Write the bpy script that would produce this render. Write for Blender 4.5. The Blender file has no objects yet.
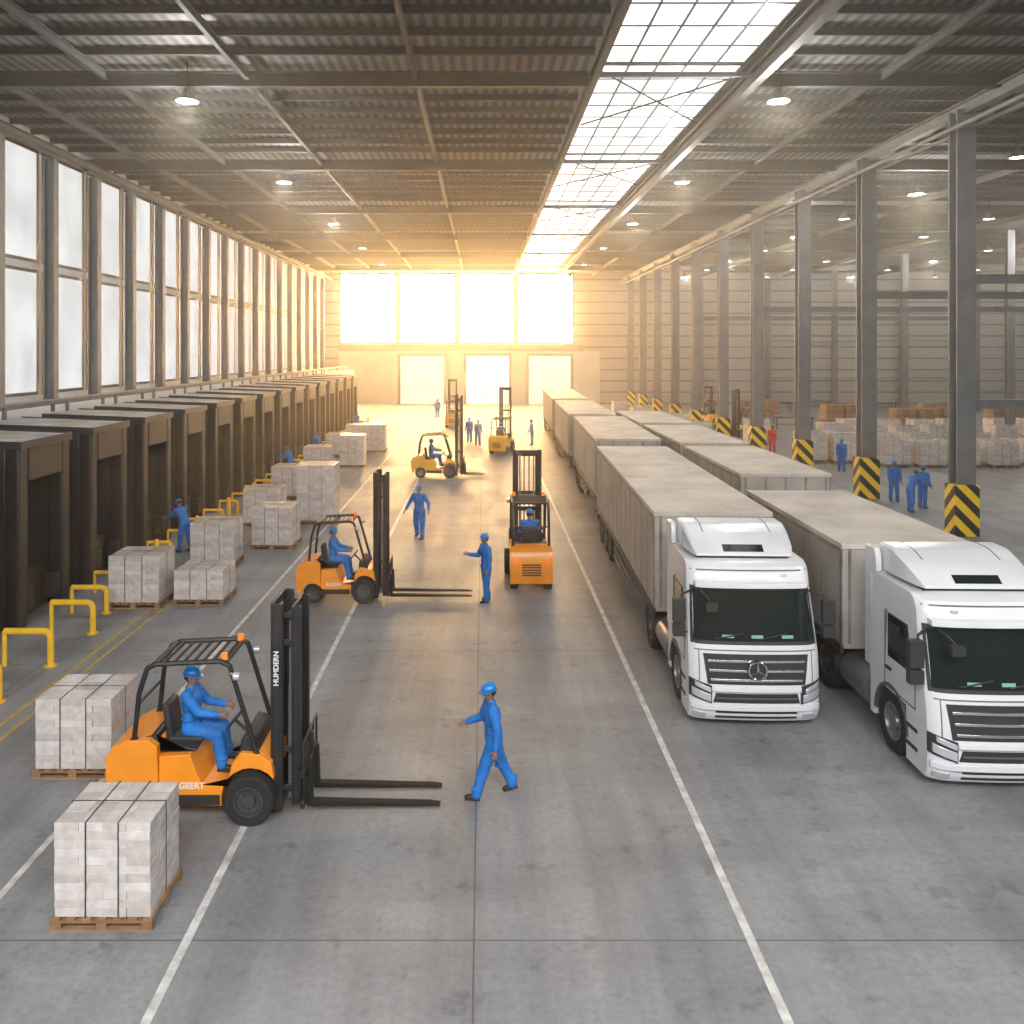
import bpy, bmesh, math, random
import numpy as np
from mathutils import Vector, Matrix
random.seed(7)
scene=bpy.context.scene
COL=scene.collection
R=math.radians
V=Vector
KIDS={}
# ------------------------------------------------------------------ materials
def nt_new(name):
    m=bpy.data.materials.new(name); m.use_nodes=True
    nt=m.node_tree; b=nt.nodes['Principled BSDF']
    return m,nt,b
def mat(name,color,rough=.5,metal=0.,var=.0,nscale=4.,bump=0.,bscale=40.,estr=0.,ecol=None,coat=0.,stretch=(1,1,1),island=0.,spec=.5,stain=0.,sscale=.8):
    m,nt,b=nt_new(name)
    c=(*color,1)
    b.inputs['Base Color'].default_value=c
    b.inputs['Roughness'].default_value=rough
    b.inputs['Metallic'].default_value=metal
    b.inputs['Specular IOR Level'].default_value=spec
    if coat: b.inputs['Coat Weight'].default_value=coat
    tc=nt.nodes.new('ShaderNodeTexCoord'); mp=nt.nodes.new('ShaderNodeMapping')
    mp.inputs['Scale'].default_value=stretch
    nt.links.new(tc.outputs['Object'],mp.inputs['Vector'])
    if var or island:
        n=nt.nodes.new('ShaderNodeTexNoise'); n.inputs['Scale'].default_value=nscale; n.inputs['Detail'].default_value=6
        nt.links.new(mp.outputs[0],n.inputs['Vector'])
        cr=nt.nodes.new('ShaderNodeValToRGB')
        cr.color_ramp.elements[0].position=.3; cr.color_ramp.elements[1].position=.7
        cr.color_ramp.elements[0].color=tuple(max(0,x*(1-var)) for x in color)+(1,)
        cr.color_ramp.elements[1].color=tuple(min(1,x*(1+var)) for x in color)+(1,)
        nt.links.new(n.outputs['Fac'],cr.inputs['Fac'])
        out=cr.outputs['Color']
        def mul(out,sock):
            mx=nt.nodes.new('ShaderNodeMix'); mx.data_type='RGBA'; mx.blend_type='MULTIPLY'; mx.inputs['Factor'].default_value=1
            nt.links.new(out,mx.inputs['A']); nt.links.new(sock,mx.inputs['B']); return mx.outputs['Result']
        if island:
            g=nt.nodes.new('ShaderNodeNewGeometry')
            cr2=nt.nodes.new('ShaderNodeValToRGB')
            cr2.color_ramp.elements[0].color=(1-island,1-island*1.15,1-island*1.25,1)
            cr2.color_ramp.elements[1].color=(1,1,1,1)
            nt.links.new(g.outputs['Random Per Island'],cr2.inputs['Fac'])
            out=mul(out,cr2.outputs['Color'])
        if stain:
            n3=nt.nodes.new('ShaderNodeTexNoise'); n3.inputs['Scale'].default_value=sscale; n3.inputs['Detail'].default_value=9; n3.inputs['Roughness'].default_value=.7
            nt.links.new(tc.outputs['Object'],n3.inputs['Vector'])
            cr3=nt.nodes.new('ShaderNodeValToRGB'); cr3.color_ramp.elements[0].position=.38; cr3.color_ramp.elements[1].position=.56
            cr3.color_ramp.elements[0].color=(1-stain,1-stain*1.15,1-stain*1.35,1); cr3.color_ramp.elements[1].color=(1,1,1,1)
            nt.links.new(n3.outputs['Fac'],cr3.inputs['Fac']); out=mul(out,cr3.outputs['Color'])
        nt.links.new(out,b.inputs['Base Color'])
    if bump:
        n2=nt.nodes.new('ShaderNodeTexNoise'); n2.inputs['Scale'].default_value=bscale
        nt.links.new(mp.outputs[0],n2.inputs['Vector'])
        bp=nt.nodes.new('ShaderNodeBump'); bp.inputs['Strength'].default_value=bump; bp.inputs['Distance'].default_value=.02
        nt.links.new(n2.outputs['Fac'],bp.inputs['Height']); nt.links.new(bp.outputs[0],b.inputs['Normal'])
    if estr:
        b.inputs['Emission Color'].default_value=(*(ecol or color),1); b.inputs['Emission Strength'].default_value=estr
    return m

def floor_mat():
    m,nt,b=nt_new('polished_concrete'); N=nt.nodes; L=nt.links
    tc=N.new('ShaderNodeTexCoord')
    def noise(scale,st,detail=8):
        mp=N.new('ShaderNodeMapping'); mp.inputs['Scale'].default_value=st
        L.new(tc.outputs['Object'],mp.inputs['Vector'])
        n=N.new('ShaderNodeTexNoise'); n.inputs['Scale'].default_value=scale; n.inputs['Detail'].default_value=detail
        n.inputs['Roughness'].default_value=.62
        L.new(mp.outputs[0],n.inputs['Vector']); return n.outputs['Fac']
    def ramp(f,p0,c0,p1,c1):
        r=N.new('ShaderNodeValToRGB'); r.color_ramp.elements[0].position=p0; r.color_ramp.elements[1].position=p1
        r.color_ramp.elements[0].color=(*c0,1); r.color_ramp.elements[1].color=(*c1,1); L.new(f,r.inputs['Fac']); return r.outputs['Color']
    def mul(a,bb,f=1):
        x=N.new('ShaderNodeMix'); x.data_type='RGBA'; x.blend_type='MULTIPLY'; x.inputs['Factor'].default_value=f
        L.new(a,x.inputs['A']); L.new(bb,x.inputs['B']); return x.outputs['Result']
    base=ramp(noise(.35,(1,1,1)),.3,(.275,.28,.29),.72,(.36,.365,.372))
    streak=ramp(noise(1.0,(1.,.07,1),5),.38,(.74,.74,.75),.58,(1,1,1))
    speck=ramp(noise(11,(1,1,1)),.36,(.84,.84,.84),.6,(1,1,1))
    cross=ramp(noise(.5,(.4,1.6,1),7),.42,(.84,.84,.85),.58,(1,1,1))
    spots=ramp(noise(2.3,(1,1,1),9),.33,(.72,.72,.72),.42,(1,1,1))
    col=mul(mul(mul(mul(base,streak),speck),cross),spots)
    sx=N.new('ShaderNodeSeparateXYZ'); L.new(tc.outputs['Object'],sx.inputs[0])
    def joint(sock,off,per):
        a=N.new('ShaderNodeMath'); a.operation='SUBTRACT'; L.new(sock,a.inputs[0]); a.inputs[1].default_value=off
        p=N.new('ShaderNodeMath'); p.operation='PINGPONG'; L.new(a.outputs[0],p.inputs[0]); p.inputs[1].default_value=per/2
        g=N.new('ShaderNodeMath'); g.operation='LESS_THAN'; L.new(p.outputs[0],g.inputs[0]); g.inputs[1].default_value=.010
        return g.outputs[0]
    mx=N.new('ShaderNodeMath'); mx.operation='MAXIMUM'
    L.new(joint(sx.outputs['Y'],9.36,9.),mx.inputs[0]); L.new(joint(sx.outputs['X'],-.1,9.),mx.inputs[1])
    jm=N.new('ShaderNodeMix'); jm.data_type='RGBA'; L.new(mx.outputs[0],jm.inputs['Factor']); L.new(col,jm.inputs['A']); jm.inputs['B'].default_value=(.11,.11,.11,1)
    L.new(jm.outputs['Result'],b.inputs['Base Color'])
    rr=N.new('ShaderNodeMapRange'); L.new(noise(1.2,(1,.3,1)),rr.inputs['Value']); rr.inputs['From Min'].default_value=.3; rr.inputs['From Max'].default_value=.7; rr.inputs['To Min'].default_value=.42; rr.inputs['To Max'].default_value=.62
    L.new(rr.outputs[0],b.inputs['Roughness'])
    b.inputs['Specular IOR Level'].default_value=.32
    return m
def stripe_mat(name,c1,c2,per,axis=(0,1),diag=True,rough=.5,metal=0.,duty=.5):
    m,nt,b=nt_new(name); N=nt.nodes; L=nt.links
    tc=N.new('ShaderNodeTexCoord'); sx=N.new('ShaderNodeSeparateXYZ'); L.new(tc.outputs['Object'],sx.inputs[0])
    def mad(s,k):
        a=N.new('ShaderNodeMath'); a.operation='MULTIPLY'; L.new(s,a.inputs[0]); a.inputs[1].default_value=k; return a.outputs[0]
    ad=N.new('ShaderNodeMath'); ad.operation='ADD'; L.new(mad(sx.outputs['XYZ'[axis[0]]],1 if diag else 0),ad.inputs[0]); L.new(sx.outputs['XYZ'[axis[1]]],ad.inputs[1])
    if diag:
        ad2=N.new('ShaderNodeMath'); ad2.operation='ADD'; L.new(ad.outputs[0],ad2.inputs[0]); L.new(sx.outputs['Y'],ad2.inputs[1]); src=ad2.outputs[0]
    else: src=ad.outputs[0]
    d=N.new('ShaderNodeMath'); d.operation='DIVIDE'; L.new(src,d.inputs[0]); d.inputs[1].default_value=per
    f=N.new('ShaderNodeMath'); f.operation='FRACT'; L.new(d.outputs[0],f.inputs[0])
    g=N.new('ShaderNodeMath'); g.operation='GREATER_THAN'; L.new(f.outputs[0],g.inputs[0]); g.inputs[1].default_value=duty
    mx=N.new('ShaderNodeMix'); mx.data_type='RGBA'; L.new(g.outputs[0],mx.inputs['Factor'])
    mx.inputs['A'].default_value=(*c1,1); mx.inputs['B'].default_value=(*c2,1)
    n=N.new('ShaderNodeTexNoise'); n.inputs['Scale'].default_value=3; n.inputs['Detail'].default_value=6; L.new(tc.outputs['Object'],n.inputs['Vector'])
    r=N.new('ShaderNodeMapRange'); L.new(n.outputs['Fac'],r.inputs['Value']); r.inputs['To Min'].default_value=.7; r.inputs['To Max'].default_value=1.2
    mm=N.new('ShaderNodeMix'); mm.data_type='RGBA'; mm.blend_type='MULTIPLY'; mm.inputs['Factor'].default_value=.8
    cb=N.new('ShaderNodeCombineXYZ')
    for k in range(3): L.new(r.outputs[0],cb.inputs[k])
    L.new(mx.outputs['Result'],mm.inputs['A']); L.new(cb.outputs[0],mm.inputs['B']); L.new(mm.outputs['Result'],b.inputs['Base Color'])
    b.inputs['Roughness'].default_value=rough; b.inputs['Metallic'].default_value=metal
    return m
M={}
M['floor']=floor_mat()
M['hazard']=stripe_mat('hazard_stripes',(.02,.02,.02),(.95,.62,.02),.7,(0,2),True,.5)
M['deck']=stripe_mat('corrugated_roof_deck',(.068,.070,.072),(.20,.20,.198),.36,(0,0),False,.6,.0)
M['siding']=stripe_mat('horizontal_metal_siding',(.15,.148,.145),(.40,.395,.38),1.35,(0,2),False,.6,0.,duty=.14)
M['wall']=mat('painted_wall',(.60,.59,.57),.8,var=.1,nscale=.6)
M['steel']=mat('grey_steel',(.16,.168,.175),.6,.0,var=.2,nscale=2)
M['steel_dark']=mat('dark_roof_steel',(.062,.064,.066),.65,.0,var=.2,nscale=2)
M['column']=mat('column_paint',(.15,.16,.172),.6,.0,var=.2,nscale=1.5)
M['frame']=mat('window_frame',(.10,.10,.10),.5,.0)
M['frame_light']=mat('light_window_bar',(.30,.30,.30),.5,.0)
M['orange']=mat('orange_paint',(.93,.31,.02),.35,0,var=.06,nscale=3,coat=.2)
M['yellowp']=mat('yellow_forklift_paint',(.93,.48,.03),.35,0,var=.06,nscale=3,coat=.2)
M['black']=mat('black_metal',(.020,.020,.022),.45,.0,var=.3,nscale=6)
M['forkblack']=mat('fork_steel',(.018,.018,.019),.75,.0,var=.3,nscale=6,spec=.2)
M['blackplastic']=mat('black_plastic',(.03,.03,.032),.6)
M['rubber']=mat('tyre_rubber',(.022,.022,.022),.85,bump=.3,bscale=30)
M['rim']=mat('wheel_rim',(.30,.30,.31),.4,.7)
M['rimdark']=mat('dark_wheel_rim',(.10,.10,.10),.4,.5)
M['white']=mat('white_cab_paint',(.76,.77,.79),.28,0,var=.05,nscale=1.2,coat=.4)
M['glass']=mat('dark_windscreen',(.012,.02,.020),.05,0,coat=.3,spec=.4)
M['lampglass']=mat('headlamp_glass',(.62,.65,.68),.12,.4)
M['chrome']=mat('chrome',(.75,.76,.78),.15,1.)
M['greyplastic']=mat('grey_plastic',(.12,.12,.125),.5)
M['trailer']=mat('trailer_side',(.42,.40,.37),.6,0,var=.14,nscale=1.0,stretch=(1,1,.3),stain=.2,sscale=1.)
M['trailer_rib']=mat('trailer_trim',(.27,.25,.225),.6,0,var=.3,nscale=3,stain=.35,sscale=2)
M['trailer_roof']=mat('trailer_roof',(.56,.52,.46),.6,0,var=.1,nscale=.8,bump=.12,bscale=3,stain=.16,sscale=.8)
M['chassis']=mat('chassis',(.05,.05,.05),.6,.3,var=.2)
M['dockbody']=mat('dock_shelter_side',(.034,.036,.040),.4,.0,var=.3,nscale=1.5)
M['dockframe']=mat('dock_shelter_frame',(.015,.0155,.017),.5,.0,var=.3,nscale=2)
M['dockroof']=mat('dock_shelter_roof',(.42,.42,.41),.6,0,var=.2,nscale=1.2,stain=.2,sscale=1.2)
M['dockdoor']=mat('dock_door',(.13,.13,.125),.5,var=.1)
M['yellow']=mat('yellow_paint',(.90,.54,.03),.4,var=.1,nscale=4)
M['linewhite']=mat('floor_line_white',(.66,.66,.65),.55,var=.22,nscale=3,stain=.3,sscale=4)
M['lineyellow']=mat('floor_line_yellow',(.50,.33,.08),.5,var=.25,nscale=3)
M['carton']=mat('wrapped_cartons',(.72,.675,.65),.24,0,var=.13,nscale=8,bump=.35,bscale=7,island=.24,coat=.6)
M['brownbox']=mat('cardboard',(.36,.21,.11),.7,var=.15,nscale=3,island=.3)
M['wood']=mat('pallet_wood',(.36,.21,.11),.75,var=.25,nscale=5,stretch=(1,4,1),island=.3)
M['strap']=mat('black_strap',(.03,.03,.03),.5)
M['blue']=mat('blue_coverall',(.012,.17,.54),.75,var=.28,nscale=5,bump=.8,bscale=8)
M['bluehat']=mat('blue_hard_hat',(.01,.22,.62),.3,coat=.3)
M['red']=mat('red_fabric',(.62,.03,.02),.7,var=.15)
M['skin']=mat('skin',(.28,.15,.09),.55,var=.08,nscale=10)
M['hair']=mat('dark_hair',(.02,.014,.01),.7)
M['eye']=mat('eye',(.05,.04,.035),.3)
M['lip']=mat('lip',(.24,.10,.07),.5)
M['boot']=mat('black_boot',(.02,.02,.022),.5)
M['amber']=mat('amber_lamp',(.9,.2,.02),.3,estr=.4,ecol=(1,.25,.02))
M['lamp']=mat('lamp_glow',(1,.95,.85),.5,estr=16,ecol=(1,.93,.8))
M['paint_text']=mat('white_lettering',(.8,.8,.8),.5)
M['teal']=mat('paper',(.2,.42,.38),.6)
def pane(name,col,e1,e2,scale,stretch):
    m,nt,b=nt_new(name); N=nt.nodes; L=nt.links
    tc=N.new('ShaderNodeTexCoord'); mp=N.new('ShaderNodeMapping'); mp.inputs['Scale'].default_value=stretch; L.new(tc.outputs['Object'],mp.inputs[0])
    n=N.new('ShaderNodeTexNoise'); n.inputs['Scale'].default_value=scale; n.inputs['Detail'].default_value=3; L.new(mp.outputs[0],n.inputs['Vector'])
    r=N.new('ShaderNodeMapRange'); r.inputs['From Min'].default_value=.3; r.inputs['From Max'].default_value=.7
    L.new(n.outputs['Fac'],r.inputs['Value']); r.inputs['To Min'].default_value=e1; r.inputs['To Max'].default_value=e2
    b.inputs['Base Color'].default_value=(.1,.1,.1,1); b.inputs['Roughness'].default_value=.4
    b.inputs['Emission Color'].default_value=(*col,1); L.new(r.outputs[0],b.inputs['Emission Strength'])
    return m
M['pane_left']=pane('daylit_pane',(.985,.992,1.),.84,1.12,.7,(1,1,1))
M['pane_roof']=pane('skylight_pane',(1,.98,.95),1.0,1.6,.5,(1,1,1))
M['pane_back']=pane('sunlit_pane',(1,.59,.24),46.,54.,.1,(1,1,1))
M['pane_door']=pane('self_glowing_door',(1,.9,.72),.75,.95,.3,(1,1,1))  # door slats emit their own glow in place of sunlight
M['pane_door2']=pane('brighter_self_glowing_door',(1,.80,.5),1.6,2.0,.3,(1,1,1))  # stronger built-in glow for the brightest door
# ------------------------------------------------------------------ geometry helpers
def box(bm,x0,x1,y0,y1,z0,z1,mi=0):
    v=[bm.verts.new(p) for p in ((x0,y0,z0),(x1,y0,z0),(x1,y1,z0),(x0,y1,z0),(x0,y0,z1),(x1,y0,z1),(x1,y1,z1),(x0,y1,z1))]
    for f in ((0,3,2,1),(4,5,6,7),(0,1,5,4),(1,2,6,5),(2,3,7,6),(3,0,4,7)):
        bm.faces.new([v[i] for i in f]).material_index=mi
def cyl(bm,p0,p1,r0,r1=None,seg=12,mi=0,caps=True):
    p0=V(p0);p1=V(p1); r1=r0 if r1 is None else r1
    d=(p1-p0).normalized(); a=d.orthogonal().normalized(); b=d.cross(a)
    A=[];B=[]
    for i in range(seg):
        t=2*math.pi*i/seg; o=a*math.cos(t)+b*math.sin(t)
        A.append(bm.verts.new(p0+o*r0)); B.append(bm.verts.new(p1+o*r1))
    for i in range(seg):
        j=(i+1)%seg; bm.faces.new((A[i],A[j],B[j],B[i])).material_index=mi
    if caps:
        bm.faces.new(A[::-1]).material_index=mi; bm.faces.new(B).material_index=mi
def ell(bm,c,r,rot=None,sub=2,mi=0):
    mt=Matrix.Translation(V(c))@((rot or Matrix.Identity(3)).to_4x4())@Matrix.Diagonal((r[0],r[1],r[2],1))
    g=bmesh.ops.create_icosphere(bm,subdivisions=sub,radius=1,matrix=mt)
    return g['verts']
def tube(bm,pts,r,seg=10):
    for a,b in zip(pts[:-1],pts[1:]): cyl(bm,a,b,r,r,seg)
    for p in pts[1:-1]: ell(bm,p,(r,r,r),sub=1)
def prism(bm,pts,axis,a,b,mi=0):
    def mk(p,t):
        if axis=='y': return (p[0],t,p[1])
        if axis=='x': return (t,p[0],p[1])
        return (p[0],p[1],t)
    A=[bm.verts.new(mk(p,a)) for p in pts]; B=[bm.verts.new(mk(p,b)) for p in pts]
    n=len(pts)
    fs=[bm.faces.new(A),bm.faces.new(B[::-1])]
    for i in range(n): fs.append(bm.faces.new((A[i],B[i],B[(i+1)%n],A[(i+1)%n])))
    for f in fs: f.material_index=mi
def lathe(bm,prof,c,axis='x',seg=28,mi=0):
    rings=[]
    for r,t in prof:
        ring=[]
        for i in range(seg):
            a=2*math.pi*i/seg; u=r*math.cos(a); w=r*math.sin(a)
            p={'x':(t,u,w),'y':(u,t,w),'z':(u,w,t)}[axis]
            ring.append(bm.verts.new((c[0]+p[0],c[1]+p[1],c[2]+p[2])))
        rings.append(ring)
    for A,B in zip(rings[:-1],rings[1:]):
        for i in range(seg):
            j=(i+1)%seg; bm.faces.new((A[i],A[j],B[j],B[i])).material_index=mi
def beam_i(bm,p0,p1,w,h,t=.05,up=V((0,0,1))):
    p0=V(p0);p1=V(p1); d=(p1-p0).normalized(); s=d.cross(up).normalized(); u=s.cross(d)
    def bx(a0,a1,b0,b1):
        vs=[]
        for p in (p0,p1):
            for (a,b) in ((a0,b0),(a1,b0),(a1,b1),(a0,b1)): vs.append(bm.verts.new(p+s*a+u*b))
        for f in ((0,1,2,3),(7,6,5,4),(0,4,5,1),(1,5,6,2),(2,6,7,3),(3,7,4,0)): bm.faces.new([vs[i] for i in f])
    bx(-w/2,w/2,-h/2,-h/2+t); bx(-w/2,w/2,h/2-t,h/2); bx(-t/2,t/2,-h/2+t,h/2-t)
def tomesh(bm,name,mats,smooth=False,fix=True):
    if fix: bmesh.ops.recalc_face_normals(bm,faces=bm.faces[:])
    me=bpy.data.meshes.new(name); bm.to_mesh(me); bm.free()
    for m in mats: me.materials.append(m)
    if smooth:
        for p in me.polygons: p.use_smooth=True
        me.set_sharp_from_angle(angle=R(32))
    return me
def link(o,parent=None):
    COL.objects.link(o)
    if parent: o.parent=parent; KIDS.setdefault(parent,[]).append(o)
    return o
def part(parent,name,bm,m,bevel=0,smooth=False,label=None,seg=2):
    mats=m if isinstance(m,(list,tuple)) else [m]
    me=bm if isinstance(bm,bpy.types.Mesh) else tomesh(bm,name,[M[k] for k in mats],smooth or bevel>0)
    o=bpy.data.objects.new(name,me); link(o,parent)
    if bevel:
        b=o.modifiers.new('bevel','BEVEL'); b.width=bevel; b.segments=seg; b.limit_method='ANGLE'; b.angle_limit=R(35)
    if label: o['label']=label
    return o
def tag(o,label,cat,group=None,kind=None):
    o['label']=label; o['category']=cat
    if group: o['group']=group
    if kind: o['kind']=kind
    return o
def thing(name,label,cat,loc=(0,0,0),rz=0,group=None):
    e=bpy.data.objects.new(name,None); e.empty_display_size=.2
    e.location=loc; e.rotation_euler=(0,0,R(rz)); link(e); return tag(e,label,cat,group)
def single(name,bm,m,label,cat,loc=(0,0,0),rz=0,group=None,bevel=0,smooth=False,kind=None):
    o=part(None,name,bm,m,bevel,smooth); o.location=loc; o.rotation_euler=(0,0,R(rz)); return tag(o,label,cat,group,kind)
def clone(o,loc=None,rz=None,label=None,parent=None,scale=None):
    c=o.copy(); COL.objects.link(c)
    if parent is not None: c.parent=parent; c.matrix_parent_inverse=o.matrix_parent_inverse.copy(); KIDS.setdefault(parent,[]).append(c)
    if loc is not None: c.location=loc
    if rz is not None: c.rotation_euler=(0,0,R(rz))
    if scale: c.scale=scale
    if label: c['label']=label
    for k in list(KIDS.get(o,[])): clone(k,parent=c)
    return c
def structure(name,bm,m,label,bevel=0):
    o=part(None,name,bm,m,bevel); o['kind']='structure'; o['label']=label; o['category']='building structure'; return o
def text_mesh(body,size,ext,m):
    cu=bpy.data.curves.new('t','FONT'); cu.body=body; cu.size=size; cu.extrude=ext; cu.offset=size*.02; cu.align_x='CENTER'; cu.align_y='CENTER'
    o=bpy.data.objects.new('t',cu); COL.objects.link(o)
    dg=bpy.context.evaluated_depsgraph_get(); me=bpy.data.meshes.new_from_object(o.evaluated_get(dg))
    bpy.data.objects.remove(o); me.materials.clear(); me.materials.append(M[m]); return me
NB=bmesh.new
# ------------------------------------------------------------------ camera
CH=6.5; F=850.
cam=bpy.data.cameras.new('camera'); co=bpy.data.objects.new('camera',cam); COL.objects.link(co)
co.location=(0,0,CH); co.rotation_euler=(R(90),0,0)
cam.sensor_width=36; cam.lens=36*F/1024; cam.shift_x=29/1024; cam.shift_y=-162/1024; cam.clip_end=500
scene.camera=co
# ------------------------------------------------------------------ setting
YB=102.; ZC=15.8; XL=-19.; XR=66.
bm=NB(); box(bm,-30,XR+1,-12,YB+1,-.2,0); structure('floor',bm,'floor','polished grey concrete warehouse floor with joints and tyre marks')
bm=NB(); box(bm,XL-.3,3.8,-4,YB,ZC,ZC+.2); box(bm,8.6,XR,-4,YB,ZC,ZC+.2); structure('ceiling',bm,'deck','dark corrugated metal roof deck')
bm=NB(); box(bm,XL-.4,XL,10,YB,0,ZC); structure('wall_left',bm,'wall','painted wall behind tall daylight windows')
bm=NB(); box(bm,XL,XR,YB,YB+.3,0,ZC); structure('wall_back',bm,'siding','end wall clad in horizontal metal siding')
bm=NB(); box(bm,XR,XR+.3,40,YB,0,ZC); structure('wall_right',bm,'siding','side wall clad in horizontal metal siding')
bm=NB(); box(bm,-14.2,-13.95,10,92,0,4.2); box(bm,XL,-13.95,10,92,4.2,4.35); structure('wall_dock',bm,'wall','low dock wall with flat ledge below the windows')
def fline(x,y0,y1,w,m,lab):
    bm=NB(); box(bm,-w/2,w/2,y0,y1,0,.004); o=single('floor_marking',bm,m,lab,'floor marking'); o.location=(x,0,0.001)
fline(-3.26,4,95,.10,'linewhite','long white painted lane line on concrete')
fline(2.95,4,95,.10,'linewhite','long white painted lane line beside parked trucks')
fline(-5.75,4,80,.09,'linewhite','white painted lane line beside pallet loads')
fline(-8.35,8,75,.08,'lineyellow','yellow painted dock safety line')
fline(-8.05,8,75,.08,'lineyellow','yellow painted dock safety line')
def window(idx,org,u,v,W,H,cols,rows,pm,label,fr=.12,bar=.06,thick=.12,fm='frame'):
    org=V(org);u=V(u);v=V(v);n=u.cross(v)
    bm=NB()
    def bx(a0,a1,b0,b1,t0,t1,mi):
        vs=[bm.verts.new(org+u*a+v*b+n*t) for t in (t0,t1) for (a,b) in ((a0,b0),(a1,b0),(a1,b1),(a0,b1))]
        for f in ((0,3,2,1),(4,5,6,7),(0,1,5,4),(1,2,6,5),(2,3,7,6),(3,0,4,7)): bm.faces.new([vs[i] for i in f]).material_index=mi
    bx(0,W,0,H,.02,.04,1)
    bx(0,fr,0,H,.0,thick,0); bx(W-fr,W,0,H,0,thick,0); bx(fr,W-fr,0,fr,0,thick,0); bx(fr,W-fr,H-fr,H,0,thick,0)
    for i in range(1,cols): c=W*i/cols; bx(c-bar/2,c+bar/2,fr,H-fr,.04,thick*.8,2)
    for j in range(1,rows): c=H*j/rows; bx(fr,W-fr,c-bar/2,c+bar/2,.041,thick*.7,2)
    return structure('window_%d'%idx,bm,['frame',pm,fm],label)
wi=1
NC=18; Y0=28.2; DY=4.1
for k in range(NC):
    y=Y0+DY*k
    if y+DY<YB+.5:
        yy=min(y+DY-.1,YB-.1)
        window(wi,(XL+.02,yy,4.6),(0,-1,0),(0,0,1),yy-y-.2,5.3,4,5,'pane_left','tall translucent daylight window with dark mullions',.14,.06,.13,'frame_light'); wi+=1
        window(wi,(XL+.02,yy,10.2),(0,-1,0),(0,0,1),yy-y-.2,4.8,4,5,'pane_left','upper translucent daylight window with dark mullions',.14,.06,.13,'frame_light'); wi+=1
bm=NB()
for s in (-1,1): box(bm,s*.2-.03,s*.2+.03,-.2,.2,0,14.7)
box(bm,-.17,.17,-.04,.04,0,14.7)
colA=single('wall_column',bm,'column','grey steel column between tall windows','column',(XL+.5,Y0,0),0,'wall columns between windows')
for k in range(1,NC): clone(colA,(XL+.5,Y0+DY*k,0))
xs=[-17.3,-10.2,-3.1,3.9,11.0]
for a,b in zip(xs[:-1],xs[1:]):
    window(wi,(a+.1,YB-.02,7.2),(1,0,0),(0,0,1),b-a-.2,8.5,2,3,'pane_back','large sunlit end wall window glowing warm',.2,.1,.15); wi+=1
di=1
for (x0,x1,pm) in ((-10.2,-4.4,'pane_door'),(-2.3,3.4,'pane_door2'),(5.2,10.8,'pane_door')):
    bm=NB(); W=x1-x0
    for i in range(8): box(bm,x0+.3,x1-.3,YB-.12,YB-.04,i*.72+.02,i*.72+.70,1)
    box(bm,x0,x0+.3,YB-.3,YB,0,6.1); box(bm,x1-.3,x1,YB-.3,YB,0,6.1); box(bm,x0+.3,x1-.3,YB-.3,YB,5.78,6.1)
    structure('door_%d'%di,bm,['steel',pm],'large sectional loading door with its sunlit glow built in'); di+=1
bm=NB(); box(bm,-17.3,12.,YB-.25,YB-.02,6.4,7.1); structure('trim_1',bm,'steel','steel lintel band above loading doors')
bm=NB(); box(bm,-17.3,14.,YB-.02,YB-.0,0,6.4); structure('trim_2',bm,'wall','pale painted wall panel around loading doors')
for k in range(7):
    y0=14.9+12.8*k+.02; y1=min(y0+12.76,YB-.2)
    window(wi,(3.85,y1,ZC+.1),(1,0,0),(0,-1,0),4.7,y1-y0,5,8,'pane_roof','roof skylight strip with white panels',.08,.06,.1); wi+=1
g='main roof beams'
for k in range(7):
    y=14.9+12.8*k
    for (xa,xb) in ((XL,3.4),(9.05,XR-.1)):
        bm=NB(); beam_i(bm,(xa,0,0),(xb,0,0),.26,.5,.06)
        single('roof_beam',bm,'steel_dark','wide dark steel beam crossing the roof','roof beam',(0,y,ZC-.495),0,g)
    bm=NB(); beam_i(bm,(3.4,0,0),(9.05,0,0),.12,.16,.03)
    single('skylight_tie',bm,'steel','slim steel tie crossing under the skylight','roof beam',(0,y,ZC-.33),0,'skylight ties')
    bm=NB()
    for a,b in (((3.9,.1,-.1),(8.5,6.3,-.1)),((8.5,.1,-.2),(3.9,6.3,-.2))): cyl(bm,a,b,.03,seg=6)
    if y<80: single('roof_brace',bm,'steel_dark','thin crossed steel bracing below skylight','roof brace',(0,y,ZC-.1),0,'skylight braces')
for x,w,h in ((-16.,.14,.26),(-12.3,.14,.26),(-7.7,.14,.26),(-2.2,.14,.26),(3.6,.2,.4),(8.8,.3,.5),(13.,.14,.26),(26,.2,.35),(36,.2,.35),(46,.2,.35)):
    bm=NB(); beam_i(bm,(0,-3,0),(0,YB,0),w,h,.05)
    single('longitudinal_beam',bm,'steel_dark','long steel beam running under the roof','roof beam',(x,0,ZC-.245-h/2),0,'longitudinal roof beams')
bmL=NB(); beam_i(bmL,(XL,0,0),(3.45,0,0),.1,.24,.03); meL=tomesh(bmL,'purlin',[M['steel_dark']])
bmR=NB(); beam_i(bmR,(8.98,0,0),(XR-.1,0,0),.1,.24,.03); meR=tomesh(bmR,'purlin',[M['steel_dark']])
for k in range(0,50):
    if k%8==0: continue
    y=14.9+12.8/8*k
    if y>YB-1: break
    for me in (meL,meR):
        o=part(None,'purlin',me,''); o.location=(0,y,ZC-.121); tag(o,'slim dark steel purlin under roof deck','roof purlin','roof purlins')
bm=NB()
for s in (-1,1): box(bm,-.33,.33,s*.25-.035,s*.25+.035,0,ZC-.9)
box(bm,-.04,.04,-.215,.215,0,ZC-.9)
XC=16.85
cA=thing('steel_column','tall grey steel column with hazard striped base','column',(XC,22.45,0),0,'hall columns with hazard stripes')
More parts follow.
